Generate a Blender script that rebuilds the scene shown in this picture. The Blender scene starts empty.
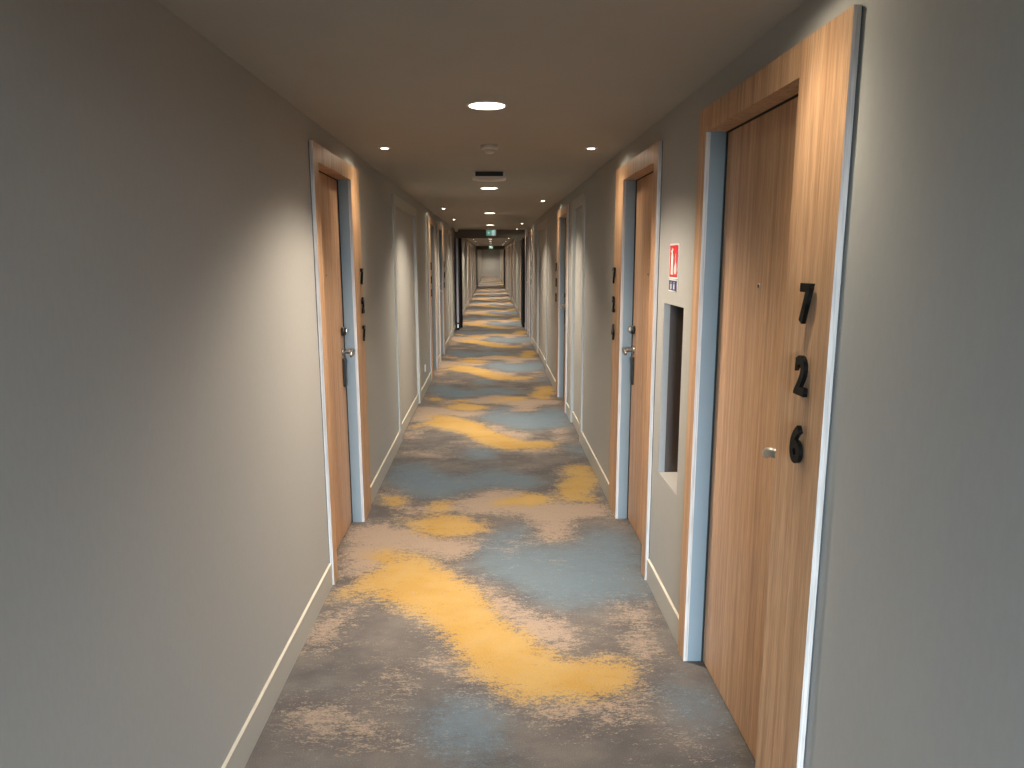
import bpy, bmesh, math, random
import numpy as np
from mathutils import Matrix, Vector

random.seed(7)
SC = bpy.context.scene
COL = SC.collection
PI = math.pi

# ------------------------------------------------------------------ geometry constants (metres)
CAM_H = 1.65
XL, XR, H = -0.835, 0.805, 2.288           # wall planes and ceiling
Y_BACK, Y_END = -4.5, 65.0
WALL_T = 0.30                              # wall thickness (deep enough for door recesses and the niche)
CAS = 0.021                                # how far the front of a door casing stands off the wall
BB_T, BB_H = 0.012, 0.1185                 # baseboard

# ------------------------------------------------------------------ materials
def new_mat(name):
    m = bpy.data.materials.new(name); m.use_nodes = True
    nt = m.node_tree
    b = nt.nodes['Principled BSDF']
    return m, nt, b

def N(nt, t, **kw):
    n = nt.nodes.new(t)
    for k, v in kw.items():
        if k in n.inputs: n.inputs[k].default_value = v
        else: setattr(n, k, v)
    return n

def plain(name, col, rough=0.5, metal=0.0, spec=0.5, coat=0.0):
    m, nt, b = new_mat(name)
    b.inputs['Base Color'].default_value = (*col, 1)
    b.inputs['Roughness'].default_value = rough
    b.inputs['Metallic'].default_value = metal
    b.inputs['Specular IOR Level'].default_value = spec
    b.inputs['Coat Weight'].default_value = coat
    return m

def mottled(name, c1, c2, scale=(3, 3, 3), rough=0.7, spec=0.3, bump=0.0, bscale=400, detail=4):
    m, nt, b = new_mat(name)
    g = N(nt, 'ShaderNodeNewGeometry')
    mp = N(nt, 'ShaderNodeMapping'); mp.inputs['Scale'].default_value = scale
    nt.links.new(g.outputs['Position'], mp.inputs['Vector'])
    n = N(nt, 'ShaderNodeTexNoise', Scale=1.0, Detail=detail, Roughness=0.55)
    nt.links.new(mp.outputs['Vector'], n.inputs['Vector'])
    r = N(nt, 'ShaderNodeValToRGB')
    r.color_ramp.elements[0].position = 0.35; r.color_ramp.elements[0].color = (*c1, 1)
    r.color_ramp.elements[1].position = 0.65; r.color_ramp.elements[1].color = (*c2, 1)
    nt.links.new(n.outputs['Fac'], r.inputs['Fac'])
    nt.links.new(r.outputs['Color'], b.inputs['Base Color'])
    b.inputs['Roughness'].default_value = rough
    b.inputs['Specular IOR Level'].default_value = spec
    if bump:
        n2 = N(nt, 'ShaderNodeTexNoise', Scale=bscale, Detail=2.0)
        nt.links.new(g.outputs['Position'], n2.inputs['Vector'])
        bp = N(nt, 'ShaderNodeBump', Strength=bump, Distance=0.002)
        nt.links.new(n2.outputs['Fac'], bp.inputs['Height'])
        nt.links.new(bp.outputs['Normal'], b.inputs['Normal'])
    return m

def wood_mat(name, dark, mid, light, rough=0.42):
    m, nt, b = new_mat(name)
    g = N(nt, 'ShaderNodeNewGeometry')
    mp = N(nt, 'ShaderNodeMapping'); mp.inputs['Scale'].default_value = (48, 48, 0.8)
    nt.links.new(g.outputs['Position'], mp.inputs['Vector'])
    n = N(nt, 'ShaderNodeTexNoise', Scale=1.0, Detail=7.0, Roughness=0.62, Distortion=0.25)
    nt.links.new(mp.outputs['Vector'], n.inputs['Vector'])
    r = N(nt, 'ShaderNodeValToRGB')
    e = r.color_ramp.elements
    e[0].position = 0.30; e[0].color = (*dark, 1)
    e[1].position = 0.72; e[1].color = (*light, 1)
    k = e.new(0.5); k.color = (*mid, 1)
    nt.links.new(n.outputs['Fac'], r.inputs['Fac'])
    # short fine pores
    mp2 = N(nt, 'ShaderNodeMapping'); mp2.inputs['Scale'].default_value = (260, 260, 9)
    nt.links.new(g.outputs['Position'], mp2.inputs['Vector'])
    n2 = N(nt, 'ShaderNodeTexNoise', Scale=1.0, Detail=2.0)
    nt.links.new(mp2.outputs['Vector'], n2.inputs['Vector'])
    mr = N(nt, 'ShaderNodeMapRange'); mr.inputs['From Min'].default_value = 0.36; mr.inputs['From Max'].default_value = 0.6
    mr.inputs['To Min'].default_value = 0.80; mr.inputs['To Max'].default_value = 1.06
    nt.links.new(n2.outputs['Fac'], mr.inputs['Value'])
    # broad boards of slightly different tone
    mp3 = N(nt, 'ShaderNodeMapping'); mp3.inputs['Scale'].default_value = (7, 7, 0.12)
    nt.links.new(g.outputs['Position'], mp3.inputs['Vector'])
    n3 = N(nt, 'ShaderNodeTexNoise', Scale=1.0, Detail=1.0)
    nt.links.new(mp3.outputs['Vector'], n3.inputs['Vector'])
    mr3 = N(nt, 'ShaderNodeMapRange'); mr3.inputs['From Min'].default_value = 0.3; mr3.inputs['From Max'].default_value = 0.7
    mr3.inputs['To Min'].default_value = 0.90; mr3.inputs['To Max'].default_value = 1.08
    nt.links.new(n3.outputs['Fac'], mr3.inputs['Value'])
    mm = N(nt, 'ShaderNodeMath', operation='MULTIPLY')
    nt.links.new(mr.outputs['Result'], mm.inputs[0]); nt.links.new(mr3.outputs['Result'], mm.inputs[1])
    mx = N(nt, 'ShaderNodeMix', data_type='RGBA', blend_type='MULTIPLY')
    mx.inputs['Factor'].default_value = 1.0
    nt.links.new(r.outputs['Color'], mx.inputs['A']); nt.links.new(mm.outputs['Value'], mx.inputs['B'])
    nt.links.new(mx.outputs['Result'], b.inputs['Base Color'])
    b.inputs['Roughness'].default_value = rough
    b.inputs['Specular IOR Level'].default_value = 0.35
    bp = N(nt, 'ShaderNodeBump', Strength=0.12, Distance=0.001)
    nt.links.new(n2.outputs['Fac'], bp.inputs['Height'])
    nt.links.new(bp.outputs['Normal'], b.inputs['Normal'])
    return m

def emit(name, col, strength):
    m, nt, b = new_mat(name)
    b.inputs['Base Color'].default_value = (0.8, 0.8, 0.8, 1)
    b.inputs['Emission Color'].default_value = (*col, 1)
    b.inputs['Emission Strength'].default_value = strength
    return m

def carpet_mat():
    m, nt, b = new_mat('woven_carpet')
    L = nt.links.new
    g = N(nt, 'ShaderNodeNewGeometry')
    def noise(scale, detail=4.0, rough=0.6, off=(0, 0, 0)):
        mp = N(nt, 'ShaderNodeMapping'); mp.inputs['Scale'].default_value = scale; mp.inputs['Location'].default_value = off
        L(g.outputs['Position'], mp.inputs['Vector'])
        n = N(nt, 'ShaderNodeTexNoise', Scale=1.0, Detail=detail, Roughness=rough)
        L(mp.outputs['Vector'], n.inputs['Vector'])
        return n.outputs['Fac']
    def math2(op, a, c):
        n = N(nt, 'ShaderNodeMath', operation=op)
        for i, v in enumerate((a, c)):
            if isinstance(v, (int, float)): n.inputs[i].default_value = v
            else: L(v, n.inputs[i])
        return n.outputs['Value']
    broad = noise((7, 12, 1), 3.0, 0.6)
    fray = noise((26, 60, 1), 4.0, 0.7, (3, 1, 0))
    fine = noise((85, 210, 1), 3.0, 0.7, (1, 7, 0))
    jag = math2('ADD', math2('MULTIPLY', math2('SUBTRACT', broad, 0.5), 0.9),
                math2('ADD', math2('MULTIPLY', math2('SUBTRACT', fray, 0.5), 1.5), math2('MULTIPLY', math2('SUBTRACT', fine, 0.5), 1.7)))
    def field(attr, lo, hi, k, other=None):
        a = N(nt, 'ShaderNodeAttribute', attribute_name=attr).outputs['Fac']
        if other: a = math2('MAXIMUM', a, math2('MULTIPLY', N(nt, 'ShaderNodeAttribute', attribute_name=other).outputs['Fac'], 0.92))
        v = math2('ADD', a, math2('MULTIPLY', jag, k))
        mr = N(nt, 'ShaderNodeMapRange', interpolation_type='SMOOTHSTEP')
        mr.inputs['From Min'].default_value = lo; mr.inputs['From Max'].default_value = hi
        L(v, mr.inputs['Value'])
        return mr.outputs['Result']
    blu = field('blue_field', 0.22, 1.05, 0.8)
    pnk = field('sand_field', 0.26, 0.74, 1.2, 'gold_field')
    yel = field('gold_field', 0.36, 0.76, 0.95)
    def mix(f, a, c):
        n = N(nt, 'ShaderNodeMix', data_type='RGBA')
        L(f, n.inputs['Factor'])
        for s, v in (('A', a), ('B', c)):
            if isinstance(v, tuple): n.inputs[s].default_value = (*v, 1)
            else: L(v, n.inputs[s])
        return n.outputs['Result']
    vari = noise((3.5, 5, 1), 3.0, 0.6, (9, 2, 0))
    rmp = N(nt, 'ShaderNodeMapRange'); rmp.inputs['From Min'].default_value = 0.35; rmp.inputs['From Max'].default_value = 0.65
    L(vari, rmp.inputs['Value'])
    grey = mix(rmp.outputs['Result'], CARPET['grey_a'], CARPET['grey_b'])
    gold = mix(rmp.outputs['Result'], CARPET['gold_a'], CARPET['gold_b'])
    sw = N(nt, 'ShaderNodeMapRange', interpolation_type='SMOOTHSTEP'); sw.inputs['From Min'].default_value = 0.10; sw.inputs['From Max'].default_value = 0.5
    sw.inputs['To Max'].default_value = 0.75
    L(jag, sw.inputs['Value'])
    gold = mix(sw.outputs['Result'], gold, CARPET['sand'])
    c = mix(blu, grey, CARPET['blue'])
    c = mix(pnk, c, CARPET['sand'])
    c = mix(yel, c, gold)
    # tuft speckle
    w = noise((240, 330, 1), 2.0, 0.6, (5, 5, 0))
    sp = N(nt, 'ShaderNodeMapRange'); sp.inputs['From Min'].default_value = 0.3; sp.inputs['From Max'].default_value = 0.7
    sp.inputs['To Min'].default_value = 0.78; sp.inputs['To Max'].default_value = 1.2
    L(w, sp.inputs['Value'])
    mx = N(nt, 'ShaderNodeMix', data_type='RGBA', blend_type='MULTIPLY'); mx.inputs['Factor'].default_value = 1.0
    L(c, mx.inputs['A']); L(sp.outputs['Result'], mx.inputs['B'])
    L(mx.outputs['Result'], b.inputs['Base Color'])
    b.inputs['Roughness'].default_value = 0.95
    b.inputs['Specular IOR Level'].default_value = 0.08
    bp = N(nt, 'ShaderNodeBump', Strength=0.5, Distance=0.003)
    L(w, bp.inputs['Height']); L(bp.outputs['Normal'], b.inputs['Normal'])
    return m

CARPET = dict(grey_a=(0.102, 0.095, 0.094), grey_b=(0.164, 0.146, 0.136), blue=(0.130, 0.173, 0.210),
              sand=(0.324, 0.252, 0.200), gold_a=(0.395, 0.242, 0.070), gold_b=(0.423, 0.283, 0.108))
WALLC1, WALLC2 = (0.364, 0.359, 0.340), (0.376, 0.370, 0.350)
M = {}
M['wall'] = mottled('greige_wallcovering', WALLC1, WALLC2, (90, 90, 30), 0.75, 0.2, 0.10, 500)
M['ceiling'] = mottled('taupe_ceiling_paint', (0.365, 0.348, 0.318), (0.375, 0.357, 0.326), (4, 4, 4), 0.85, 0.15, 0.05, 300)
M['base'] = plain('greige_skirting_paint', (0.41, 0.395, 0.355), 0.5, spec=0.3)
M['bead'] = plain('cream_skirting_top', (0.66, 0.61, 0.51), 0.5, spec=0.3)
M['wood'] = wood_mat('light_oak_veneer', (0.35, 0.192, 0.104), (0.51, 0.305, 0.175), (0.62, 0.40, 0.245))
M['edge'] = wood_mat('pale_grey_edge_band', (0.36, 0.325, 0.295), (0.52, 0.465, 0.425), (0.64, 0.575, 0.53), 0.5)
M['gap_shade_louvre'] = plain('dark_gap_shade_and_louvre', (0.035, 0.042, 0.046), 0.7)  # shade of the casing gap put into the colour; vent louvres share it
M['jamb'] = plain('blue_grey_painted_jamb', (0.190, 0.230, 0.252), 0.5, spec=0.3)
M['seal'] = plain('black_rubber_seal', (0.012, 0.012, 0.012), 0.8)
M['steel'] = plain('satin_steel', (0.55, 0.53, 0.50), 0.38, 1.0)
M['black'] = plain('gloss_black_acrylic', (0.004, 0.004, 0.004), 0.2, spec=0.13)
M['lockblack'] = plain('black_lock_plastic', (0.012, 0.012, 0.013), 0.35)
M['white'] = plain('white_plastic', (0.66, 0.62, 0.57), 0.4)
M['ring'] = plain('white_lamp_trim', (0.60, 0.57, 0.52), 0.5)
M['grille'] = plain('dark_vent_slots', (0.02, 0.022, 0.025), 0.6)
M['fire'] = plain('black_fire_door_paint', (0.008, 0.007, 0.007), 0.7, spec=0.15)
M['firehead'] = plain('dark_header_paint', (0.13, 0.122, 0.105), 0.6)
M['firestrip'] = plain('mauve_grey_door_edge', (0.36, 0.33, 0.36), 0.45)
M['red'] = plain('signal_red', (0.60, 0.022, 0.020), 0.4)
M['signwhite'] = plain('sign_white', (0.78, 0.76, 0.72), 0.4)
M['navy'] = plain('sign_navy', (0.020, 0.028, 0.10), 0.4)
M['green'] = emit('exit_green_lit', (0.02, 0.30, 0.22), 0.55)
M['exitwhite'] = emit('exit_white_lit', (0.60, 0.85, 0.85), 0.75)
M['lamp'] = emit('warm_lamp_disc', (1.0, 0.90, 0.74), 9.0)
M['spot'] = emit('warm_spot_lens', (1.0, 0.90, 0.76), 12.0)
M['extinguisher'] = plain('extinguisher_red', (0.30, 0.012, 0.010), 0.3, coat=0.4)
M['hose'] = plain('black_hose', (0.01, 0.01, 0.01), 0.6)
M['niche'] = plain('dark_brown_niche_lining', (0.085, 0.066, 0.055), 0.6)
M['carpet'] = carpet_mat()

# ------------------------------------------------------------------ helpers
def props(o, label=None, cat=None, group=None, kind=None):
    if label: o['label'] = label
    if cat: o['category'] = cat
    if group: o['group'] = group
    if kind: o['kind'] = kind
    return o

def empty(name, loc):
    o = bpy.data.objects.new(name, None); COL.objects.link(o)
    o.location = loc; o.empty_display_size = 0.1
    return o

def link(name, bm, mats, parent=None, smooth=False, loc=None):
    """one mesh object from a bmesh; geometry given in world space (or local to loc)"""
    me = bpy.data.meshes.new(name)
    bmesh.ops.recalc_face_normals(bm, faces=bm.faces[:])
    if smooth:
        for f in bm.faces: f.smooth = True
    bm.to_mesh(me); bm.free()
    for mm in (mats if isinstance(mats, (list, tuple)) else [mats]): me.materials.append(mm)
    o = bpy.data.objects.new(name, me); COL.objects.link(o)
    if loc is not None: o.location = loc
    if parent is not None:
        o.parent = parent
        if loc is None:
            w = parent
            off = Vector((0, 0, 0))
            while w is not None:
                off += Vector(w.location); w = w.parent
            me.transform(Matrix.Translation(-off))
    return o

def box(bm, a, b, mat=0, mats=None, bevel=0.0):
    """axis-aligned box; mats: {'-x','+x','-y','+y','-z','+z'} -> material index"""
    x0, x1 = sorted((a[0], b[0])); y0, y1 = sorted((a[1], b[1])); z0, z1 = sorted((a[2], b[2]))
    v = [bm.verts.new(p) for p in ((x0, y0, z0), (x1, y0, z0), (x1, y1, z0), (x0, y1, z0),
                                   (x0, y0, z1), (x1, y0, z1), (x1, y1, z1), (x0, y1, z1))]
    F = {'-z': (3, 2, 1, 0), '+z': (4, 5, 6, 7), '-y': (0, 1, 5, 4), '+x': (1, 2, 6, 5), '+y': (2, 3, 7, 6), '-x': (3, 0, 4, 7)}
    fs = []
    for k, idx in F.items():
        f = bm.faces.new([v[i] for i in idx]); f.material_index = (mats or {}).get(k, mat); fs.append(f)
    if bevel > 0:
        es = list({e for f in fs for e in f.edges})
        bmesh.ops.bevel(bm, geom=es, offset=bevel, segments=2, affect='EDGES', profile=0.5)
    return fs

def frame_axes(d):
    d = Vector(d).normalized()
    up = Vector((0, 0, 1)) if abs(d.z) < 0.9 else Vector((1, 0, 0))
    u = d.cross(up).normalized(); w = u.cross(d).normalized()
    return d, u, w

def tube(bm, pts, r, seg=12, mat=0, sy=1.0, cap=True):
    pts = [Vector(p) for p in pts]
    rs = r if isinstance(r, (list, tuple)) else [r] * len(pts)
    rings = []
    for i, p in enumerate(pts):
        d = (pts[min(i + 1, len(pts) - 1)] - pts[max(i - 1, 0)])
        d, u, w = frame_axes(d)
        rings.append([bm.verts.new(p + (u * math.cos(2 * PI * k / seg) + w * math.sin(2 * PI * k / seg) * sy) * rs[i]) for k in range(seg)])
    for a, c in zip(rings[:-1], rings[1:]):
        for k in range(seg):
            f = bm.faces.new((a[k], a[(k + 1) % seg], c[(k + 1) % seg], c[k])); f.material_index = mat
    if cap:
        for rg in (rings[0], rings[-1]):
            f = bm.faces.new(rg); f.material_index = mat
    return rings

def lathe(bm, prof, centre=(0, 0, 0), seg=40, axis='z', mat=0, mats=None):
    """prof: list of (radius, height)"""
    c = Vector(centre); rings = []
    for r, h in prof:
        ring = []
        for k in range(seg):
            a = 2 * PI * k / seg
            p = Vector((r * math.cos(a), r * math.sin(a), h)) if axis == 'z' else Vector((h, r * math.cos(a), r * math.sin(a)))
            ring.append(bm.verts.new(c + p))
        rings.append(ring)
    for j, (a, d) in enumerate(zip(rings[:-1], rings[1:])):
        for k in range(seg):
            f = bm.faces.new((a[k], a[(k + 1) % seg], d[(k + 1) % seg], d[k])); f.material_index = mats[j] if mats else mat; f.smooth = True
    for ring, j in ((rings[0], 0), (rings[-1], -1)):
        if (prof[j][0]) > 1e-5:
            f = bm.faces.new(ring); f.material_index = mats[j] if mats else mat
    return rings

def prism(bm, poly, to3, t0, t1, mat=0):
    """2-D polygon extruded; to3(u, v, t) gives the 3-D point"""
    a = [bm.verts.new(to3(u, v, t0)) for u, v in poly]
    c = [bm.verts.new(to3(u, v, t1)) for u, v in poly]
    n = len(poly)
    fs = [bm.faces.new(a), bm.faces.new(c)]
    for i in range(n): fs.append(bm.faces.new((a[i], a[(i + 1) % n], c[(i + 1) % n], c[i])))
    for f in fs: f.material_index = mat
    return fs

# ------------------------------------------------------------------ the doors' places (y of the near outer edge, where the number panel is, digits)
NUM_W, SLIM_W, OPEN_W = 0.262, 0.090, 0.795
def span(y0, numbers):
    if numbers == 'near': a = y0 + NUM_W
    else: a = y0 + SLIM_W
    b = a + OPEN_W
    y1 = b + (SLIM_W if numbers == 'near' else NUM_W)
    return y0, a, b, y1
DOORS = [  # side, y0, numbers on, digits, name for labels
    ('R', 1.625, 'near', '726'), ('R', 3.435, 'far', '724'), ('L', 3.435, 'far', '727'),
    ('R', 7.46, 'far', '722'), ('L', 9.56, 'near', '725'), ('L', 11.36, 'far', '723'),
    ('R', 13.78, 'near', '720'), ('R', 15.45, 'far', '718'),
    ('R', 18.3, 'near', ''), ('L', 19.25, 'far', ''), ('R', 24.3, 'near', ''), ('L', 25.95, 'near', ''), ('L', 27.95, 'far', ''),
    ('R', 28.05, 'far', ''), ('R', 34.0, 'near', ''), ('L', 34.7, 'near', ''), ('R', 36.7, 'far', ''),
    ('L', 36.6, 'far', ''), ('L', 46.0, 'near', ''), ('R', 45.0, 'near', ''), ('R', 47.2, 'far', ''), ('L', 54.0, 'far', ''), ('R', 55.5, 'near', ''),
]
PANELS = [('L', 6.24, 8.13), ('R', 6.18, 7.12), ('R', 10.25, 12.45), ('L', 14.0, 15.3), ('L', 22.6, 24.2), ('R', 21.2, 22.9), ('L', 31.2, 33.0), ('R', 31.0, 32.8)]
TOP_OUT, TOP_IN = 2.183, 2.097
PAN_W = 0.105
LEAF_IN = 0.057          # leaf face behind the wall plane
NICHE = (2.965, 3.305, 0.622, 1.440)

# ------------------------------------------------------------------ room shell
def wall(name, side, label):
    x = XL if side == 'L' else XR
    out = -1 if side == 'L' else 1
    x2 = x + out * WALL_T
    holes = []
    for s, y0, nm, dg in DOORS:
        if s == side:
            _, a, b, _ = span(y0, nm); holes.append((a - 0.02, b + 0.02, -1, TOP_IN + 0.02))
    for s, y0, y1 in PANELS:
        if s == side: holes.append((y0 + PAN_W - 0.02, y1 - PAN_W + 0.02, -1, TOP_IN + 0.02))
    if side == 'R': holes.append(NICHE)
    bm = bmesh.new()
    ys = sorted({Y_BACK, Y_END, *[h[0] for h in holes], *[h[1] for h in holes]})
    # one column of cells per y-interval; z split by whatever hole covers that interval
    def quad(pts, mat=0):
        bm.faces.new([bm.verts.new(p) for p in pts]).material_index = mat
    for a, b in zip(ys[:-1], ys[1:]):
        mid = (a + b) / 2
        cuts = [h for h in holes if h[0] < mid < h[1]]
        segs = []
        z = 0.0
        for h in sorted(cuts, key=lambda h: h[2]):
            if h[2] > z: segs.append((z, h[2]))
            z = h[3]
        segs.append((z, H))
        for z0, z1 in segs:
            quad(((x, a, z0), (x, b, z0), (x, b, z1), (x, a, z1)))
            quad(((x2, a, z0), (x2, b, z0), (x2, b, z1), (x2, a, z1)))
        for h in cuts:
            zb = max(h[2], 0)
            if h is NICHE: continue
            quad(((x, a, h[3]), (x, b, h[3]), (x2, b, h[3]), (x2, a, h[3])))
            if h[2] > 0: quad(((x, a, zb), (x, b, zb), (x2, b, zb), (x2, a, zb)))
    for h in holes:
        zb = max(h[2], 0)
        if h is NICHE: continue
        for yy in h[:2]: quad(((x, yy, zb), (x2, yy, zb), (x2, yy, h[3]), (x, yy, h[3])))
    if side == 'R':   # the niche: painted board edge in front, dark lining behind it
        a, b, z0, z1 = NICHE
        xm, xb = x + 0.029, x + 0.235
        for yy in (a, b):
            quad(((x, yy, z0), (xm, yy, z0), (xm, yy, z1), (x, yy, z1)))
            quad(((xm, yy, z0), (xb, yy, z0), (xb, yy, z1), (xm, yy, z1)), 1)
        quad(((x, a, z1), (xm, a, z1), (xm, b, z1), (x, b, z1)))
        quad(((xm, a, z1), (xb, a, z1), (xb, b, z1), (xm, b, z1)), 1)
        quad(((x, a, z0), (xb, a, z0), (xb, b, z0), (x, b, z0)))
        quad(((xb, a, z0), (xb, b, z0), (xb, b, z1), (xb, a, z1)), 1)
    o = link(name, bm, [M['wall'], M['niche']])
    return props(o, label, 'wall', kind='structure')
wall('wall_left', 'L', 'long greige wall on the left of the corridor')
wall('wall_right', 'R', 'long greige wall on the right of the corridor with a recessed niche')

bm = bmesh.new(); box(bm, (XL - WALL_T, Y_END, 0), (XR + WALL_T, Y_END + 0.15, H))
props(link('wall_end', bm, M['wall']), 'small plain wall closing the far end of the corridor', 'wall', kind='structure')
# wall behind the camera with a tall window
WX0, WX1, WZ0, WZ1 = -0.72, 0.69, 0.06, 2.20
bm = bmesh.new()
for a, c in (((XL - WALL_T, 0), (WX0, H)), ((WX1, 0), (XR + WALL_T, H)), ((WX0, 0), (WX1, WZ0)), ((WX0, WZ1), (WX1, H))):
    box(bm, (a[0], Y_BACK - 0.2, a[1]), (c[0], Y_BACK, c[1]))
props(link('wall_back', bm, M['wall']), 'greige wall behind the viewpoint around a tall window', 'wall', kind='structure')
bm = bmesh.new()
for a, c in (((WX0, WZ0), (WX0 + 0.05, WZ1)), ((WX1 - 0.05, WZ0), (WX1, WZ1)), ((WX0 + 0.05, WZ0), (WX1 - 0.05, WZ0 + 0.05)), ((WX0 + 0.05, WZ1 - 0.05), (WX1 - 0.05, WZ1))):
    box(bm, (a[0], Y_BACK - 0.13, a[1]), (c[0], Y_BACK - 0.07, c[1]))
props(link('window_1', bm, M['jamb']), 'tall grey framed window behind the viewpoint', 'window', kind='structure')

bm = bmesh.new(); box(bm, (XL - WALL_T, Y_BACK - 0.2, H), (XR + WALL_T, Y_END + 0.15, H + 0.1))
props(link('ceiling', bm, M['ceiling']), 'low taupe painted corridor ceiling', 'ceiling', kind='structure')

# ---- carpet: one repeat of the pattern traced on the floor, repeated along the corridor
F_PX = 711.82
PITCH, YAW, ROLL = map(math.radians, (10.0824, 1.6441, -0.1466))
def cam_axes():
    cy, sy, cp, sp = math.cos(YAW), math.sin(YAW), math.cos(PITCH), math.sin(PITCH)
    right = Vector((cy, -sy, 0)); fwd = Vector((sy * cp, cy * cp, -sp)); up = right.cross(fwd)
    cr, sr = math.cos(ROLL), math.sin(ROLL)
    return cr * right + sr * up, -sr * right + cr * up, fwd
AX = cam_axes()
def floor_pt(u, v):
    d = AX[0] * (u - 512) + AX[1] * (384 - v) + AX[2] * F_PX
    t = -CAM_H / d.z
    return d.x * t, d.y * t
ZOOM = {'A': (220, 560, 3.657), 'B': (480, 560, 3.657), 'C': (340, 430, 5.4875), 'D': (480, 430, 5.483)}
SHAPES = {
 'gold': [
  ('A', [(370,195),(392,125),(430,100),(500,72),(560,45),(640,5),(760,-5),(860,60),(930,75),(965,130),(1024,200),(1040,200),(1040,468),(960,440),(905,395),(860,345),(800,290),(780,220),(720,210),(640,175),(600,160),(560,120),(500,108),(470,130),(440,190)]),
  ('B', [(-10,110),(30,170),(60,205),(120,240),(220,265),(235,300),(180,325),(240,335),(340,360),(430,365),(500,335),(560,345),(605,380),(560,405),(600,440),(580,470),(520,500),(400,520),(330,530),(250,500),(220,490),(180,560),(130,560),(100,520),(60,470),(-10,455)]),
  ('C', [(20,715),(110,665),(250,640),(400,665),(520,715),(620,790),(500,800),(300,790),(240,740),(130,700)], 0.88),
  ('C', [(355,530),(460,470),(600,458),(700,480),(810,520),(780,560),(680,580),(560,600),(460,585)]),
  ('C', [(460,430),(500,405),(560,393),(640,405),(600,432)], 1.9),
  ('C', [(215,380),(300,355),(375,412),(330,422)], 1.9), ('C', [(280,485),(330,470),(375,482),(330,505)], 1.9),
  ('C', [(830,400),(878,365),(900,400),(878,425)], 1.9),
  ('D', [(440,205),(480,183),(610,195),(660,300),(640,322),(585,325),(600,372),(695,380),(690,405),(580,412),(470,388),(418,340),(430,290),(485,255)]),
  ('D', [(230,352),(300,348),(390,402),(300,412),(235,402)], 1.9), ('D', [(65,380),(185,385),(150,422),(80,412)], 1.9),
  ('D', [(-20,500),(85,518),(30,572),(-20,575)]),
 ],
 'sand': [
  ('B', [(-10,95),(60,95),(110,140),(150,200),(240,205),(300,210),(345,260),(360,345),(250,340),(180,300),(90,250),(30,200)]),
  ('B', [(425,165),(540,160),(655,180),(625,225),(580,245),(630,290),(685,325),(640,345),(600,390),(540,350),(480,350),(540,300),(560,245),(520,215),(500,190)]),
  ('B', [(90,530),(230,575),(400,565),(520,590),(650,545),(620,470),(520,490),(400,510),(250,480),(150,510)]),
  ('B', [(715,640),(800,650),(880,700),(830,735),(740,700)]),
  ('A', [(295,340),(350,200),(440,190),(520,110),(560,130),(520,180),(430,240),(420,320),(340,355)]),
  ('A', [(190,540),(280,545),(400,545),(530,600),(440,660),(330,630),(230,590)]),
  ('A', [(555,410),(670,400),(720,355),(840,345),(800,290),(860,330),(930,420),(1030,470),(960,490),(880,480),(850,380),(760,370),(700,420),(640,440),(590,440)]),
  ('A', [(570,520),(600,470),(660,480),(640,530),(590,560)]), ('A', [(600,650),(680,660),(660,750),(620,740)]),
  ('A', [(870,40),(960,90),(1030,140),(1030,190),(960,140),(900,85)]),
  ('A', [(420,40),(460,-40),(620,-40),(640,20),(560,50),(480,80)]),
  ('C', [(20,610),(70,530),(150,500),(360,530),(560,605),(640,600),(700,690),(600,720),(480,690),(250,645),(120,660)]),
  ('C', [(190,345),(330,298),(345,322),(280,345),(390,410),(470,420),(560,380),(700,380),(840,345),(900,340),(900,460),(700,470),(560,455),(440,470),(300,470),(330,430),(200,400)], 0.8),
  ('C', [(330,108),(480,118),(625,150),(560,150),(430,135)]),
  ('C', [(800,560),(700,590),(570,620),(620,720),(700,700)]),
  ('D', [(-20,345),(180,320),(240,350),(400,395),(520,395),(690,395),(730,490),(700,485),(560,470),(490,500),(525,605),(380,605),(350,530),(180,455),(-20,465)]),
  ('D', [(150,610),(240,605),(220,680),(150,670)]), ('D', [(725,500),(800,500),(830,535),(740,535)]),
  ('D', [(230,200),(290,205),(360,235),(300,230)]), ('D', [(240,560),(360,555),(430,600),(380,615),(280,590)]),
  ('D', [(380,690),(440,710),(430,740),(380,740)]),
 ],
 'blue': [
  ('B', [(70,20),(200,-60),(600,-60),(600,20),(650,175),(560,175),(420,150),(380,205),(280,190),(180,180),(130,110)]),
  ('B', [(610,400),(760,430),(980,590),(980,640),(860,600),(700,560),(600,480)], 1.1), ('B', [(320,575),(390,565),(440,600),(380,650),(330,620)]),
  ('B', [(380,205),(440,200),(440,240),(390,240)]),
  ('A', [(220,480),(320,365),(430,420),(560,480),(540,560),(380,530),(240,520)], 0.55), ('A', [(890,0),(960,-60),(1060,-60),(1060,60),(1020,100),(940,70)]),
  ('A', [(660,640),(800,600),(1000,640),(1060,761),(680,761)], 0.5),
  ('C', [(235,290),(330,160),(440,170),(560,230),(720,275),(720,330),(560,395),(420,388),(330,340)]),
  ('C', [(640,100),(880,90),(880,180),(700,165)]),
  ('D', [(-40,190),(150,220),(380,260),(370,310),(280,345),(150,318),(-40,335)]), ('D', [(480,100),(560,110),(580,160),(500,150)]),
  ('C', [(690,660),(880,600),(900,780),(680,760)]), ('D', [(180,500),(340,500),(370,550),(250,600),(60,640),(-40,640),(-40,590)]),
  ('D', [(510,520),(740,520),(860,600),(895,700),(895,790),(20,790),(20,670),(200,620),(420,640),(600,640)]),
 ],
}
PERIOD, TILE_Y0 = 3.58, 2.10
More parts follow.
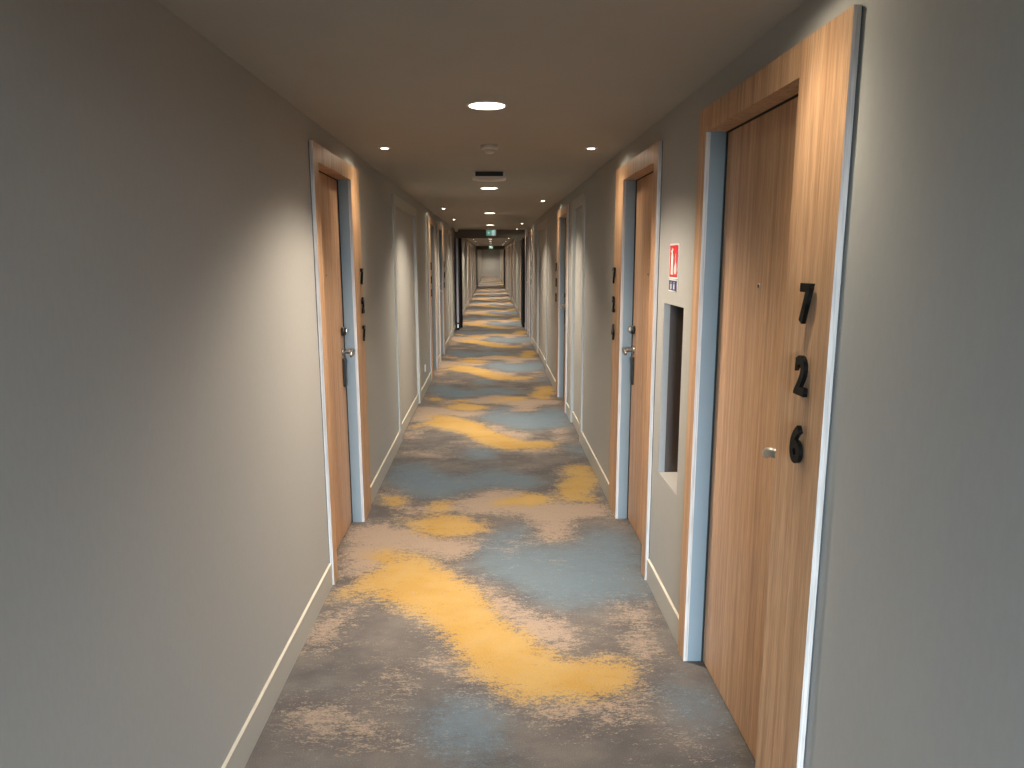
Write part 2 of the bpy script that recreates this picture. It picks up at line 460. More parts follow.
def in_poly(px, py, poly):
    inside = np.zeros(px.shape, bool)
    n = len(poly)
    for i in range(n):
        x1, y1 = poly[i]; x2, y2 = poly[(i + 1) % n]
        if y1 == y2: continue
        c = ((y1 > py) != (y2 > py)) & (px < (x2 - x1) * (py - y1) / (y2 - y1) + x1)
        inside ^= c
    return inside
def tile_fields():
    st = 0.02
    xs = np.arange(-0.95, 0.95 + 1e-6, st); ys = np.arange(0, PERIOD, st)
    X, Yt = np.meshgrid(xs, ys)
    out = {}
    for k, shapes in SHAPES.items():
        f = np.zeros(X.shape)
        for z, poly, *wt in shapes:
            wt = wt[0] if wt else 1.0
            ox, oy, s = ZOOM[z]
            fp = [floor_pt(ox + u / s, oy + v / s) for u, v in poly]
            for dy in (-PERIOD, 0, PERIOD):
                f = np.maximum(f, in_poly(X, Yt, [(a, c - TILE_Y0 + dy) for a, c in fp]).astype(float) * wt)
        rad = {'gold': 4, 'sand': 4, 'blue': 6}[k]
        for _ in range(2):
            acc = np.zeros_like(f); n = 0
            fp_ = np.pad(f, ((rad, rad), (0, 0)), mode='wrap'); fp_ = np.pad(fp_, ((0, 0), (rad, rad)), mode='edge')
            for i in range(2 * rad + 1):
                for j in range(2 * rad + 1):
                    acc += fp_[i:i + f.shape[0], j:j + f.shape[1]]; n += 1
            f = acc / n
        out[k] = f
    return xs, ys, st, out
def make_floor():
    xs, ys, st, T = tile_fields()
    gx = np.concatenate([[XL - WALL_T], np.arange(-0.93, 0.93, 0.03), [XR + WALL_T]])
    gy = np.concatenate([[Y_BACK - 0.2], np.arange(Y_BACK, 22, 0.03), np.arange(22, Y_END + 0.15, 0.08)])
    nx, ny = len(gx), len(gy)
    GX, GY = np.meshgrid(gx, gy)
    co = np.stack([GX, GY, np.zeros_like(GX)], -1).reshape(-1, 3)
    ii = np.arange(nx * ny).reshape(ny, nx)
    faces = np.stack([ii[:-1, :-1], ii[:-1, 1:], ii[1:, 1:], ii[1:, :-1]], -1).reshape(-1, 4)
    me = bpy.data.meshes.new('floor')
    me.from_pydata(co.tolist(), [], faces.tolist())
    xi = np.clip((GX - xs[0]) / st, 0, len(xs) - 1.001)
    yi = ((GY - TILE_Y0) % PERIOD) / st
    x0 = xi.astype(int); y0 = np.floor(yi).astype(int) % len(ys); y1 = (y0 + 1) % len(ys); fx = xi - x0; fy = yi - np.floor(yi)
    for k, nm in (('gold', 'gold_field'), ('sand', 'sand_field'), ('blue', 'blue_field')):
        A = T[k]
        v = (A[y0, x0] * (1 - fx) + A[y0, x0 + 1] * fx) * (1 - fy) + (A[y1, x0] * (1 - fx) + A[y1, x0 + 1] * fx) * fy
        at = me.attributes.new(nm, 'FLOAT', 'POINT')
        at.data.foreach_set('value', v.reshape(-1).astype(np.float32))
    me.materials.append(M['carpet'])
    o = bpy.data.objects.new('floor', me); COL.objects.link(o)
    return props(o, 'corridor floor in blue grey carpet with gold and sand swirls', 'floor', kind='structure')
make_floor()

# ------------------------------------------------------------------ doors
def digit_mesh(ch, side, place, y, z, x_face, parent):
    cu = bpy.data.curves.new('digit', 'FONT')
    cu.body = ch; cu.size = 0.1; cu.extrude = 0.05; cu.offset = 0.0036; cu.resolution_u = 6
    tmp = bpy.data.objects.new('digit_tmp', cu); COL.objects.link(tmp)
    bpy.context.view_layer.update()
    me = bpy.data.meshes.new_from_object(tmp.evaluated_get(bpy.context.evaluated_depsgraph_get()))
    bpy.data.objects.remove(tmp); bpy.data.curves.remove(cu)
    vs = np.array([v.co[:] for v in me.vertices])
    lo, hi = vs.min(0), vs.max(0)
    n = (vs - (lo + hi) / 2)
    n[:, 1] *= 0.100 / (hi[1] - lo[1]); n[:, 0] *= 0.059 / (hi[0] - lo[0]); 
    tz = n[:, 2] / (hi[2] - lo[2])            # -0.5 .. 0.5
    s = 1 if side == 'R' else -1              # outward into the wall = +s
    for v, a in zip(me.vertices, n):
        t = a[2] / (hi[2] - lo[2])
        depth = 0.006 + (0.5 + t) * 0.011      # stands 6 mm off the panel on hidden pins
        v.co = (x_face - s * depth, y - s * a[0], z + a[1])
    me.materials.clear(); me.materials.append(M['black'])
    # two mounting pins as part of the digit
    bm = bmesh.new(); bm.from_mesh(me)
    for dz in (-0.03, 0.035):
        cand = [v for v in bm.verts if abs(v.co.z - (z + dz)) < 0.012]
        if not cand: continue
        yy = cand[0].co.y
    bmesh.ops.recalc_face_normals(bm, faces=bm.faces[:])
    off = Vector(parent.location)
    bmesh.ops.translate(bm, verts=bm.verts[:], vec=-off)
    bm.to_mesh(me); bm.free()
    me.name = 'digit'
    o = bpy.data.objects.new('digit', me); COL.objects.link(o); o.parent = parent
    o['label'] = 'glossy black room digit ' + ch
    return o

DOOR_NO = [0]
def room_door(side, y0, numbers, digits, detail=True):
    DOOR_NO[0] += 1
    s = 1 if side == 'R' else -1
    xw = XR if side == 'R' else XL
    _, a, b, y1 = span(y0, numbers)
    xf = xw - s * CAS
    root = empty('door_%d' % DOOR_NO[0], (xw, (a + b) / 2, 0))
    opp = 'right' if side == 'R' else 'left'
    order = {'R': {1.625: 'nearest', 3.435: 'second'}, 'L': {3.435: 'nearest'}}[side].get(y0)
    if digits: lab = 'light oak room door numbered %s in its oak frame on the %s wall' % (digits, opp)
    else: lab = 'distant oak room door beyond the black fire doors, %s wall, about %d metres along' % (opp, round(y0))
    props(root, lab, 'door', kind='structure')
    # casing: two stiles and a head, oak on the face, pale banding on every edge
    xb = xf + s * 0.017
    fm = {('-x' if s > 0 else '+x'): 0}
    def stile(bm, p, q, z0, z1, head=False):
        mats = {'-y': 1, '+y': 1, '+z': 1, '-z': 0 if head else 1, '-x': 0, '+x': 0}
        box(bm, (xf, p, z0), (xb, q, z1), mats=mats)
    bm = bmesh.new()
    stile(bm, y0, a, 0.0, TOP_OUT); stile(bm, b, y1, 0.0, TOP_OUT)
    stile(bm, a + 0.0006, b - 0.0006, TOP_IN, TOP_OUT, True)
    link('casing', bm, [M['wood'], M['edge']], root)
    bm = bmesh.new()
    for p, q, z0, z1 in ((y0 + 0.003, a - 0.02, 0, TOP_OUT - 0.003), (b + 0.02, y1 - 0.003, 0, TOP_OUT - 0.003), (a - 0.02, b + 0.02, TOP_IN + 0.02, TOP_OUT - 0.003)):
        box(bm, (xb, p, z0), (xw, q, z1))
    link('casing_gap_shade', bm, M['gap_shade_louvre'], root)  # dark strip stands in for the shade between casing and wall
    # grey lining of the recess
    xd = xw + s * LEAF_IN
    bm = bmesh.new()
    box(bm, (xb, a - 0.02, 0), (xd - s * 0.004, a, TOP_IN)); box(bm, (xb, b, 0), (xd - s * 0.004, b + 0.02, TOP_IN))
    link('jamb', bm, M['jamb'], root)
    bm = bmesh.new(); box(bm, (xb, a - 0.02, TOP_IN), (xd - s * 0.004, b + 0.02, TOP_IN + 0.02))
    link('jamb_head', bm, M['wood'], root)
    # seal strip behind the lining, then the leaf
    bm = bmesh.new()
    g = 0.012
    box(bm, (xd - s * 0.004, a - 0.02, 0), (xd + s * 0.05, a + g * 0.5, TOP_IN + 0.02)); box(bm, (xd - s * 0.004, b - g * 0.5, 0), (xd + s * 0.05, b + 0.02, TOP_IN + 0.02))
    box(bm, (xd - s * 0.004, a + g * 0.5, TOP_IN - 0.002), (xd + s * 0.05, b - g * 0.5, TOP_IN + 0.02))
    box(bm, (xd + s * 0.046, a - 0.02, 0), (xd + s * 0.055, b + 0.02, TOP_IN + 0.02))  # unseen panel added behind the leaf to stop outside light leaking in
    link('seal', bm, M['seal'], root)
    bm = bmesh.new()
    box(bm, (xd, a + g, 0.008), (xd + s * 0.042, b - g, TOP_IN - 0.005), bevel=0.0015)
    leaf = link('door_leaf', bm, M['wood'], root)
    bm = bmesh.new(); box(bm, (xd + s * 0.012, a + g, 0.0005), (xd + s * 0.03, b - g, 0.0075))
    link('drop_seal', bm, M['seal'], leaf)
    if not detail: return root
    # lock set on the side of the number panel
    d = 1 if numbers == 'near' else -1         # direction of the lever along y, away from the leaf's edge
    yh = (a + 0.052) if numbers == 'near' else (b - 0.062)
    bm = bmesh.new()
    lathe(bm, [(0.0, 0), (0.025, 0), (0.025, -s * 0.006), (0.022, -s * 0.009), (0.0, -s * 0.009)][1:4], (xd, yh, 1.098), 28, 'x')
    xh = xd - s * 0.062
    tube(bm, [(xd, yh, 1.098), (xd - s * 0.045, yh, 1.098), (xh + s * 0.006, yh + d * 0.002, 1.098), (xh, yh + d * 0.012, 1.098), (xh, yh + d * 0.028, 1.094), (xh, yh + d * 0.046, 1.088), (xh + s * 0.001, yh + d * 0.060, 1.082)],
         [0.0090, 0.0090, 0.0095, 0.0100, 0.0100, 0.0105, 0.0095], 16, sy=1.45)
    lv = link('lever_handle', bm, M['steel'], leaf, True); lv['label'] = 'satin steel lever handle'
    bm = bmesh.new(); box(bm, (xd, yh - 0.024, 0.885), (xd - s * 0.016, yh + 0.024, 1.055), bevel=0.005)
    link('lock_plate', bm, M['lockblack'], leaf)['label'] = 'black lock plate under the lever'
    bm = bmesh.new()
    lathe(bm, [(0.026, 0), (0.026, -s * 0.018), (0.022, -s * 0.022)], (xd, yh, 1.218), 28, 'x')
    rd = link('lock_rose', bm, M['lockblack'], leaf, False)
    bm = bmesh.new()
    lathe(bm, [(0.015, -s * 0.022), (0.015, -s * 0.034), (0.012, -s * 0.036)], (xd, yh, 1.218), 24, 'x')
    link('thumb_turn', bm, M['steel'], leaf)
    # peephole
    bm = bmesh.new()
    lathe(bm, [(0.009, 0), (0.009, -s * 0.002), (0.006, -s * 0.0035), (0.0045, -s * 0.001)], (xd, (a + b) / 2, 1.557), 20, 'x', mats=[0, 0, 1])
    link('peephole', bm, [M['steel'], M['seal']], leaf)
    yc = (y0 + a) / 2 + 0.012 if numbers == 'near' else b + 0.185
    if y0 == 1.625: yc = 1.732
    for ch, z in zip(digits, (1.536, 1.358, 1.182)):
        digit_mesh(ch, side, numbers, yc, z, xf, root)
    return root
for s, y0, nm, dg in DOORS:
    room_door(s, y0, nm, dg, detail=y0 < 17)

def service_door(side, y0, y1, label):
    DOOR_NO[0] += 1
    s = 1 if side == 'R' else -1
    xw = XR if side == 'R' else XL
    a, b = y0 + PAN_W, y1 - PAN_W
    root = empty('door_%d' % DOOR_NO[0], (xw, (a + b) / 2, 0))
    props(root, label, 'door', kind='structure')
    xf = xw - s * 0.014
    bm = bmesh.new()
    box(bm, (xf, y0, 0), (xw, a, TOP_OUT), bevel=0.002); box(bm, (xf, b, 0), (xw, y1, TOP_OUT), bevel=0.002)
    box(bm, (xf, a + 0.0005, TOP_IN), (xw, b - 0.0005, TOP_OUT))
    link('casing', bm, M['base'], root)
    xd = xw + s * 0.016
    bm = bmesh.new()
    box(bm, (xw, a - 0.02, 0), (xd + s * 0.03, a, TOP_IN)); box(bm, (xw, b, 0), (xd + s * 0.03, b + 0.02, TOP_IN))
    box(bm, (xw, a - 0.02, TOP_IN), (xd + s * 0.03, b + 0.02, TOP_IN + 0.02))
    link('jamb', bm, M['base'], root)
    bm = bmesh.new()
    g = 0.006
    box(bm, (xd + s * 0.028, a - 0.02, 0), (xd + s * 0.05, b + 0.02, TOP_IN + 0.02))
    link('seal', bm, M['seal'], root)
    bm = bmesh.new(); box(bm, (xd, a + g, 0.01), (xd + s * 0.026, b - g, TOP_IN - g), bevel=0.0015)
    leaf = link('door_leaf', bm, M['wall'], root)
    bm = bmesh.new(); box(bm, (xd, a + g, 0.01), (xd - s * BB_T, b - g, BB_H), mats={'+z': 1})
    link('leaf_skirting', bm, [M['base'], M['bead']], leaf)
PL = ['grey service door set flush in the left wall after door 727', 'narrow grey service door in the right wall before door 722', 'wide grey service door in the right wall before door 720',
      'grey service door in the left wall just before the fire door']
for i, (s, y0, y1) in enumerate(PANELS):
    service_door(s, y0, y1, PL[i] if i < len(PL) else 'distant grey service door in the %s wall about %d metres along' % ('right' if s == 'R' else 'left', round(y0)))

# ---- baseboards between the door frames
def baseboards(side):
    s = 1 if side == 'R' else -1
    xw = XR if side == 'R' else XL
    blocks = [span(y0, nm)[::3] for sd, y0, nm, dg in DOORS if sd == side] + [(y0, y1) for sd, y0, y1 in PANELS if sd == side]
    blocks += [(FD_Y - 0.03, FD_Y + 0.13), (FD2_Y - 0.03, FD2_Y + 0.13)]
    y = Y_BACK
    for p, q in sorted(blocks) + [(Y_END, Y_END)]:
        if p - y > 0.03:
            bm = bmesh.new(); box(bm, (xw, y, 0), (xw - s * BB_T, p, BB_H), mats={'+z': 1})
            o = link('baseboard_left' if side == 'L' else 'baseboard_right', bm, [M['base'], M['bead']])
            props(o, 'greige skirting board at the foot of the %s wall, the length starting %.1f metres along' % ('left' if side == 'L' else 'right', max(y, 0)), 'skirting board', kind='structure')
        y = q
FD_Y, FD2_Y = 17.0, 41.5
baseboards('L'); baseboards('R')
bm = bmesh.new(); box(bm, (XL + BB_T, Y_END, 0), (XR - BB_T, Y_END - BB_T, BB_H))
props(link('baseboard_end', bm, M['base']), 'skirting board across the far end wall', 'skirting board', kind='structure')

# ------------------------------------------------------------------ fire doors held open
def fire_doorway(y, label, near=True):
    bm = bmesh.new(); box(bm, (XL, y, 2.095), (XR, y + 0.10, H))
    props(link('trim_%d' % (1 if near else 2), bm, M['firehead']), 'dark header across the ceiling above the ' + label, 'header', kind='structure')
    for side in 'LR':
        DOOR_NO[0] += 1
        s = 1 if side == 'R' else -1
        xw = XR if side == 'R' else XL
        root = empty('door_%d' % DOOR_NO[0], (xw, y, 0))
        props(root, 'black fire door leaf held open against the %s wall, %s' % ('right' if s > 0 else 'left', label), 'door', kind='structure')
        bm = bmesh.new(); box(bm, (xw, y, 0), (xw - s * ((0.15 if s < 0 else 0.065) if near else 0.05), y + 0.10, 2.095), bevel=0.004)
        link('frame_post', bm, M['fire'], root)
        # the leaf stands open towards the viewer, almost along the wall
        L = 0.62 if s < 0 else 0.70
        ang = 0.0
        hx = xw - s * 0.042
        bm = bmesh.new()
        y_free = y - 0.01 - L if s < 0 else y - 0.01 + 0.0
        if s < 0:
            p0 = Vector((hx, y - 0.012, 0)); dirv = Vector((-s * math.sin(ang), -math.cos(ang), 0))
        else:
            p0 = Vector((xw - 0.012, y + 0.112, 0)); dirv = Vector((0, 1, 0))
        nrm = Vector((-s * abs(dirv.y), dirv.x if s < 0 else 0, 0)).normalized()
        q = [p0, p0 + dirv * L, p0 + dirv * L + nrm * 0.052, p0 + nrm * 0.052]
        vb = [bm.verts.new((p.x, p.y, 0.012)) for p in q]; vt = [bm.verts.new((p.x, p.y, 2.085)) for p in q]
        bm.faces.new(vb); bm.faces.new(vt)
        for i in range(4): bm.faces.new((vb[i], vb[(i + 1) % 4], vt[(i + 1) % 4], vt[i]))
        leaf = link('door_leaf', bm, M['fire'], root)
        if s < 0:
            bm = bmesh.new(); e0 = p0 + dirv * L + nrm * 0.003; e1 = p0 + dirv * L + nrm * 0.049
            pr = [e0, e1, e1 + dirv * 0.004, e0 + dirv * 0.004]
            vb = [bm.verts.new((p.x, p.y, 0.18)) for p in pr]; vt = [bm.verts.new((p.x, p.y, 2.08)) for p in pr]
            bm.faces.new(vb); bm.faces.new(vt)
            for i in range(4): bm.faces.new((vb[i], vb[(i + 1) % 4], vt[(i + 1) % 4], vt[i]))
            link('edge_strip', bm, M['firestrip'], leaf)['label'] = 'mauve grey strip down the edge of the leaf'
            bm = bmesh.new(); cx = p0 + dirv * (L + 0.006) + nrm * 0.026
            box(bm, (cx.x - 0.014, cx.y - 0.006, 0.06), (cx.x + 0.014, cx.y + 0.006, 0.14), bevel=0.004)
            link('edge_bolt', bm, M['steel'], leaf)['label'] = 'steel bolt low on the leaf edge'
fire_doorway(FD_Y, 'nearer doorway', True)
fire_doorway(FD2_Y, 'farther doorway', False)

# ------------------------------------------------------------------ lamps
ORD = ['nearest', 'second', 'third', 'fourth', 'fifth', 'sixth', 'seventh', 'eighth', 'ninth', 'tenth', 'eleventh', 'twelfth', 'thirteenth', 'fourteenth', 'fifteenth', 'sixteenth', 'seventeenth', 'eighteenth', 'nineteenth', 'twentieth']
BIG_W, SPOT_W = 400.0, 46.0
BIG_COL, SPOT_COL = (1.0, 0.862, 0.69), (1.0, 0.87, 0.66)
def add_spot(name, loc, power, col, size, blend, radius, parent, cosine=0.0, base=0.0):
    li = bpy.data.lights.new(name, 'SPOT')
    li.energy = power; li.color = col; li.spot_size = math.radians(size); li.spot_blend = blend; li.shadow_soft_size = radius
    if cosine:      # the lamp's photometric curve: intensity falls as a power of the cosine off its axis
        li.use_nodes = True
        nt = li.node_tree; em = nt.nodes['Emission']
        tc = N(nt, 'ShaderNodeTexCoord'); sx = N(nt, 'ShaderNodeSeparateXYZ')
        ab = N(nt, 'ShaderNodeMath', operation='ABSOLUTE'); pw = N(nt, 'ShaderNodeMath', operation='POWER')
        nt.links.new(tc.outputs['Normal'], sx.inputs['Vector']); nt.links.new(sx.outputs['Z'], ab.inputs[0])
        nt.links.new(ab.outputs['Value'], pw.inputs[0]); pw.inputs[1].default_value = cosine
        ad = N(nt, 'ShaderNodeMath', operation='ADD'); ad.inputs[1].default_value = base
        nt.links.new(pw.outputs['Value'], ad.inputs[0]); nt.links.new(ad.outputs['Value'], em.inputs['Strength'])
    o = bpy.data.objects.new(name, li); COL.objects.link(o)
    o.parent = parent; o.location = Vector(loc) - Vector(parent.location)
    return o
def big_light(x, y, label):
    r = empty('round_downlight', (x, y, H))
    props(r, label, 'ceiling light', 'large round downlights along the middle of the ceiling')
    bm = bmesh.new()
    lathe(bm, [(0.076, -0.0032), (0.079, -0.005), (0.086, -0.004), (0.088, 0.0)], (x, y, H), 48)
    # drop the caps so only a ring is left
    bmesh.ops.delete(bm, geom=[f for f in bm.faces if len(f.verts) > 4], context='FACES_ONLY')
    link('trim_ring', bm, M['ring'], r, True)
    bm = bmesh.new(); lathe(bm, [(0.077, -0.0005), (0.0765, -0.0035)], (x, y, H), 48)
    link('diffuser', bm, M['lamp'], r)
    add_spot('downlight_beam', (x, y, H - 0.012), BIG_W, BIG_COL, 139, 0.40, 0.055, r, 2.2)
def small_light(x, y, label):
    r = empty('recessed_spotlight', (x, y, H))
    props(r, label, 'spotlight', 'small recessed spotlights in front of the doors')
    bm = bmesh.new()
    lathe(bm, [(0.022, -0.0025), (0.024, -0.004), (0.036, -0.0035), (0.038, 0.0)], (x, y, H), 36)
    bmesh.ops.delete(bm, geom=[f for f in bm.faces if len(f.verts) > 4], context='FACES_ONLY')
    link('trim_ring', bm, M['ring'], r, True)
    bm = bmesh.new(); lathe(bm, [(0.0235, -0.0005), (0.0232, -0.003), (0.012, -0.006)], (x, y, H), 36)
    link('lens', bm, M['spot'], r)
    add_spot('spotlight_beam', (x, y, H - 0.014), SPOT_W, SPOT_COL, 172, 0.3, 0.018, r, 6.0, 0.05)
bigs = [3.19, 6.86, 10.65, 14.5] + [18.25 + 3.73 * i for i in range(12)] + [63.7]
n = 0
for y in bigs:
    if y > Y_END - 0.5: continue
    if y < 0: lab = 'large round downlight overhead behind the viewpoint'
    else:
        lab = '%s large round recessed downlight along the middle of the ceiling' % ORD[n]; n += 1
    big_light(-0.012, y, lab)
spots = {'R': [], 'L': []}
for s, y0, nm, dg in DOORS:
    _, a, b, y1 = span(y0, nm)
    y = (y0 + a) / 2 + 0.01 if nm == 'near' else b + 0.105
    spots[s].append((y, dg))
FIXED = {('R', '726'): 1.74, ('R', '724'): 4.39, ('L', '727'): 4.40, ('R', '722'): 8.36, ('L', '725'): 9.68, ('L', '723'): 12.42, ('R', '720'): 13.9, ('R', '718'): 16.55}
for s in 'LR':
    k = 0
    for y, dg in sorted(spots[s]):
        k += 1
        x = -0.622 if s == 'L' else 0.60
        if dg: lab = 'small bright recessed spotlight in the ceiling in front of door %s' % dg
        else: lab = 'small spotlight past the black fire doors, %s in the row along the %s wall' % (ORD[k - 1], 'left' if s == 'L' else 'right')
        small_light(x, FIXED.get((s, dg), y) if dg else y, lab)

# ------------------------------------------------------------------ ceiling things
t = empty('smoke_detector', (-0.004, 4.31, H))
props(t, 'round white smoke detector on the ceiling between two downlights', 'smoke detector')
bm = bmesh.new(); lathe(bm, [(0.052, 0.0), (0.052, -0.012), (0.049, -0.020), (0.034, -0.024)], (-0.004, 4.31, H), 40)
link('base', bm, M['white'], t)
bm = bmesh.new(); lathe(bm, [(0.030, -0.024), (0.029, -0.034), (0.024, -0.042), (0.010, -0.045)], (-0.004, 4.31, H), 36)
link('sensor_cap', bm, M['white'], t)

t = empty('ceiling_vent', (-0.008, 5.62, H))
props(t, 'flat white vent unit hung under the ceiling with a dark slot above its tray', 'vent')
x0, y0 = -0.008, 5.56
bm = bmesh.new(); box(bm, (x0 - 0.105, y0 + 0.012, H - 0.034), (x0 + 0.105, y0 + 0.188, H))
link('slot_body', bm, M['grille'], t)
for sx in (-1, 1):
    bm = bmesh.new(); box(bm, (x0 + sx * 0.105, y0 + 0.004, H - 0.034), (x0 + sx * 0.123, y0 + 0.196, H), bevel=0.003)
    link('end_bracket', bm, M['white'], t)
bm = bmesh.new()
prof = []
for i in range(13):
    u = -1 + 2 * i / 12
    prof.append((x0 + 0.128 * u, H - 0.046 - 0.010 * (1 - u * u) ** 0.8 if abs(u) < 1 else H - 0.046))
poly = prof + [(x0 + 0.128, H - 0.034), (x0 - 0.128, H - 0.034)]
prism(bm, poly, lambda u, v, q: (u, q, v), y0, y0 + 0.20)
link('tray', bm, M['white'], t)
bm = bmesh.new()
for k in range(3):
    z = H - 0.009 - 0.009 * k
    box(bm, (x0 - 0.104, y0 + 0.006, z - 0.0018), (x0 + 0.104, y0 + 0.0125, z + 0.0018))
link('louvre', bm, M['gap_shade_louvre'], t)

t = empty('alarm_sounder', (-0.755, 15.9, H))
props(t, 'small pale dome on the ceiling beside the left fire door', 'alarm')
bm = bmesh.new(); lathe(bm, [(0.052, 0.0), (0.052, -0.02), (0.047, -0.026)], (-0.755, 15.9, H), 30); link('base', bm, M['white'], t)
bm = bmesh.new(); lathe(bm, [(0.044, -0.026), (0.043, -0.055), (0.033, -0.078), (0.012, -0.088)], (-0.755, 15.9, H), 30); link('dome', bm, M['white'], t)

def exit_sign(y, w, h, z, label):
    x = 0.006
    t = empty('exit_sign', (x, y, z)); props(t, label, 'sign')
    bm = bmesh.new(); box(bm, (x - w / 2, y, z - h / 2), (x + w / 2, y + 0.035, z + h / 2), bevel=0.004)
    link('housing', bm, M['white'], t)
    for sx in (-0.06, 0.06):
        bm = bmesh.new(); tube(bm, [(x + sx, y + 0.018, z + h / 2), (x + sx, y + 0.018, H)], 0.004, 10)
        link('hanger', bm, M['white'], t)
    bm = bmesh.new(); box(bm, (x - w / 2 + 0.006, y - 0.002, z - h / 2 + 0.006), (x + w / 2 - 0.006, y, z + h / 2 - 0.006))
    link('lit_panel', bm, M['green'], t)
    P = lambda u, v, q: (x + u * w, y - 0.002 - q, z + v * h)
    bm = bmesh.new()
    prism(bm, [(0.08, -0.38), (0.36, -0.38), (0.36, 0.38), (0.08, 0.38)], P, 0, 0.0015)                 # the doorway
    prism(bm, [(-0.38, 0.0), (-0.22, -0.16), (-0.22, -0.06), (-0.08, -0.06), (-0.08, 0.06), (-0.22, 0.06), (-0.22, 0.16)], P, 0, 0.0015)   # arrow
    link('pictogram', bm, M['exitwhite'], t)
    bm = bmesh.new()
    for poly in ([(0.17, 0.12), (0.25, 0.12), (0.25, -0.10), (0.17, -0.10)], [(0.19, 0.16), (0.24, 0.16), (0.25, 0.26), (0.2, 0.3), (0.17, 0.24)],
                 [(0.17, -0.08), (0.21, -0.08), (0.16, -0.34), (0.12, -0.34)], [(0.21, -0.08), (0.25, -0.08), (0.31, -0.30), (0.27, -0.32)],
                 [(0.13, -0.04), (0.17, 0.10), (0.17, 0.02), (0.15, -0.06)], [(0.25, 0.1), (0.31, -0.02), (0.29, -0.05), (0.25, 0.03)]):
        prism(bm, poly, P, 0.0016, 0.003)
    link('running_figure', bm, M['green'], t)
exit_sign(16.3, 0.225, 0.135, 2.195, 'lit green emergency exit sign hanging in front of the dark header')
exit_sign(40.6, 0.225, 0.135, 2.195, 'farther small green exit sign deep in the corridor')

# ------------------------------------------------------------------ things on the walls
def wall_sign(name, y0, y1, z0, z1, label, border, face):
    t = empty(name, (XR, (y0 + y1) / 2, (z0 + z1) / 2)); props(t, label, 'sign')
    bm = bmesh.new(); box(bm, (XR - 0.003, y0, z0), (XR, y1, z1)); link('plate', bm, M['signwhite'], t)
    bm = bmesh.new(); box(bm, (XR - 0.0036, y0 + border, z0 + border), (XR - 0.003, y1 - border, z1 - border)); link('coloured_field', bm, face, t)
    # picture coordinates: u runs 0..1 from the far edge to the near edge (left to right for a reader), v up
    return t, (lambda u, v, q: (XR - 0.0036 - q, y1 - u * (y1 - y0), z0 + v * (z1 - z0)))
t, P = wall_sign('extinguisher_sign', 3.075, 3.225, 1.555, 1.708, 'square red fire extinguisher sign on the wall above the niche', 0.008, M['red'])
bm = bmesh.new()
prism(bm, [(0.22, 0.12), (0.47, 0.12), (0.47, 0.62), (0.43, 0.70), (0.39, 0.73), (0.39, 0.78), (0.50, 0.83), (0.49, 0.87), (0.36, 0.83), (0.34, 0.88), (0.30, 0.88), (0.29, 0.80), (0.20, 0.80), (0.20, 0.76), (0.30, 0.74), (0.30, 0.73), (0.26, 0.70), (0.22, 0.62)], P, 0, 0.0008)
prism(bm, [(0.66, 0.14), (0.80, 0.14), (0.87, 0.25), (0.85, 0.38), (0.80, 0.46), (0.79, 0.36), (0.74, 0.50), (0.68, 0.58), (0.69, 0.44), (0.60, 0.34), (0.60, 0.22)], P, 0, 0.0008)
prism(bm, [(0.64, 0.55), (0.72, 0.62), (0.76, 0.72), (0.70, 0.68)], P, 0, 0.0008)
link('pictogram', bm, M['signwhite'], t)
t, P = wall_sign('instruction_sign', 3.080, 3.222, 1.500, 1.552, 'small navy plate with pale marks just under the red sign', 0.004, M['navy'])
for u0 in (0.24, 0.60):
    bm = bmesh.new()
    prism(bm, [(u0, 0.2), (u0 + 0.13, 0.2), (u0 + 0.13, 0.62), (u0, 0.62)], P, 0, 0.0006)
    prism(bm, [(u0 + 0.03, 0.68), (u0 + 0.10, 0.68), (u0 + 0.10, 0.82), (u0 + 0.03, 0.82)], P, 0, 0.0006)
    link('pale_mark', bm, M['signwhite'], t)

t = empty('wall_socket', (XL, 8.82, 0.29)); props(t, 'white socket plate low on the left wall past the grey service door', 'socket')
bm = bmesh.new(); box(bm, (XL, 8.78, 0.25), (XL + 0.010, 8.86, 0.335), bevel=0.003); link('face_plate', bm, M['signwhite'], t)
bm = bmesh.new(); lathe(bm, [(0.021, 0.0102), (0.020, 0.006), (0.0, 0.006)][:2], (XL, 8.82, 0.292), 24, 'x'); link('socket_well', bm, M['white'], t)

# fire extinguisher standing in the niche, behind its near edge
t = empty('fire_extinguisher', (0.945, 3.075, NICHE[2])); props(t, 'red fire extinguisher tucked in the wall niche, mostly hidden by the niche edge', 'extinguisher')
z0 = NICHE[2] + 0.002
bm = bmesh.new(); lathe(bm, [(0.062, 0.0), (0.068, 0.006), (0.068, 0.36), (0.060, 0.40), (0.035, 0.43), (0.022, 0.44)], (0.945, 3.075, z0), 32)
link('cylinder', bm, M['extinguisher'], t)
bm = bmesh.new(); lathe(bm, [(0.020, 0.44), (0.020, 0.475), (0.014, 0.48)], (0.945, 3.075, z0), 20); 
tube(bm, [(0.945, 3.075, z0 + 0.47), (0.905, 3.10, z0 + 0.49), (0.865, 3.12, z0 + 0.495)], 0.009, 10)
tube(bm, [(0.945, 3.075, z0 + 0.478), (0.905, 3.10, z0 + 0.52), (0.868, 3.12, z0 + 0.535)], 0.008, 10)
link('valve_handle', bm, M['steel'], t)
bm = bmesh.new(); tube(bm, [(0.965, 3.075, z0 + 0.46), (1.0, 3.06, z0 + 0.45), (1.022, 3.045, z0 + 0.40), (1.022, 3.04, z0 + 0.25), (1.022, 3.04, z0 + 0.10)], 0.008, 10)
link('hose', bm, M['hose'], t)

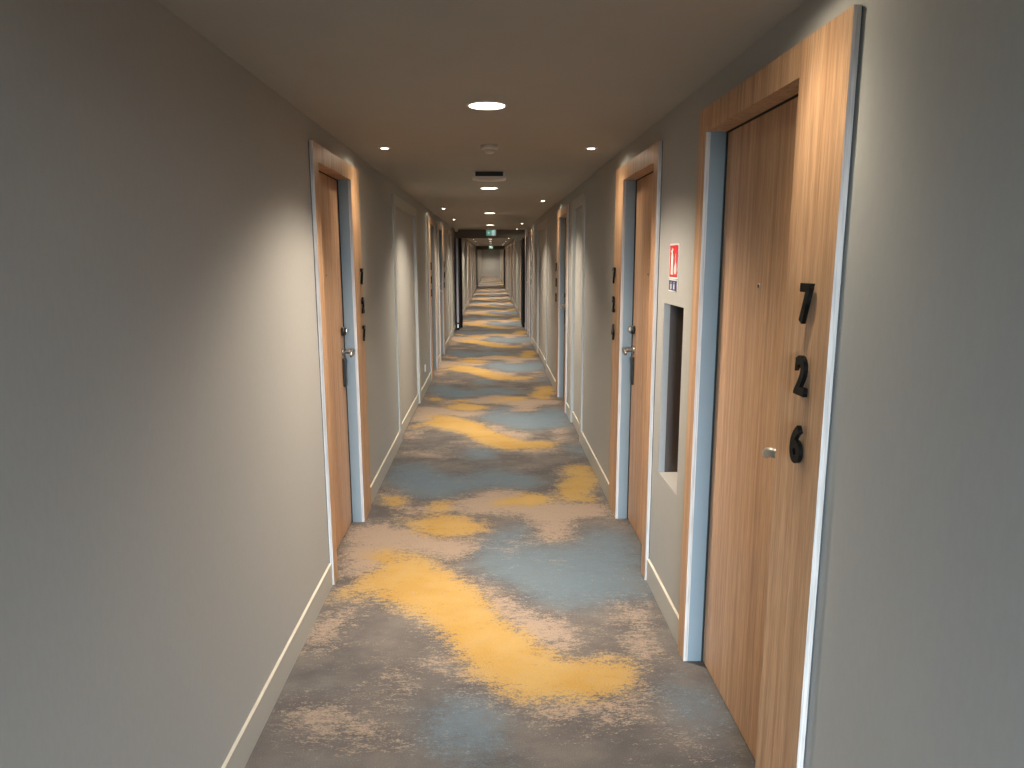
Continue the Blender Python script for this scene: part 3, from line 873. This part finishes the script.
# ------------------------------------------------------------------ daylight from the window behind, and the camera
w = bpy.data.worlds.new('World'); SC.world = w; w.use_nodes = True
nt = w.node_tree; bg = nt.nodes['Background']
tc = N(nt, 'ShaderNodeTexCoord'); sp = N(nt, 'ShaderNodeSeparateXYZ'); nt.links.new(tc.outputs['Generated'], sp.inputs['Vector'])
cr = N(nt, 'ShaderNodeValToRGB')
SKY = 195.0
e = cr.color_ramp.elements
e[0].position = 0.0; e[0].color = (0.012, 0.0125, 0.012, 1)        # ground
e[1].position = 0.498; e[1].color = (0.014, 0.016, 0.017, 1)
for p, c in ((0.503, (0.64, 0.80, 0.93, 1)), (0.540, (0.60, 0.74, 0.86, 1)), (0.575, (0.39, 0.48, 0.56, 1)), (0.64, (0.26, 0.32, 0.375, 1)), (1.0, (0.23, 0.30, 0.38, 1))):
    k = e.new(p); k.color = c
mr = N(nt, 'ShaderNodeMapRange'); mr.inputs['From Min'].default_value = -1; mr.inputs['From Max'].default_value = 1
nt.links.new(sp.outputs['Z'], mr.inputs['Value']); nt.links.new(mr.outputs['Result'], cr.inputs['Fac'])
nt.links.new(cr.outputs['Color'], bg.inputs['Color']); bg.inputs['Strength'].default_value = SKY
li = bpy.data.lights.new('window_portal', 'AREA'); li.shape = 'RECTANGLE'; li.size = WX1 - WX0; li.size_y = WZ1 - WZ0
li.cycles.is_portal = True
po = bpy.data.objects.new('window_portal', li); COL.objects.link(po)
po.location = ((WX0 + WX1) / 2, Y_BACK - 0.21, (WZ0 + WZ1) / 2); po.rotation_euler = (PI / 2, 0, 0)
po['kind'] = 'helper'

cam = bpy.data.cameras.new('camera'); cam.sensor_width = 36.0; cam.sensor_fit = 'HORIZONTAL'; cam.lens = F_PX * 36.0 / 1024.0
cam.clip_start = 0.05; cam.clip_end = 200
co = bpy.data.objects.new('camera', cam); COL.objects.link(co)
R = Matrix((AX[0], AX[1], -AX[2])).transposed()
co.matrix_world = Matrix.Translation((0, 0, CAM_H)) @ R.to_4x4()
SC.camera = co

SC.view_settings.view_transform = 'Standard'; SC.view_settings.look = 'None'
SC.view_settings.gamma = 1.0; SC.view_settings.use_curve_mapping = False
SC.view_settings.exposure = 0.0
SC.cycles.max_bounces = 10; SC.cycles.diffuse_bounces = 6; SC.cycles.sample_clamp_indirect = 3.0; SC.cycles.caustics_reflective = False; SC.cycles.caustics_refractive = False; SC.cycles.blur_glossy = 1.0
SC.cycles.use_denoising = True
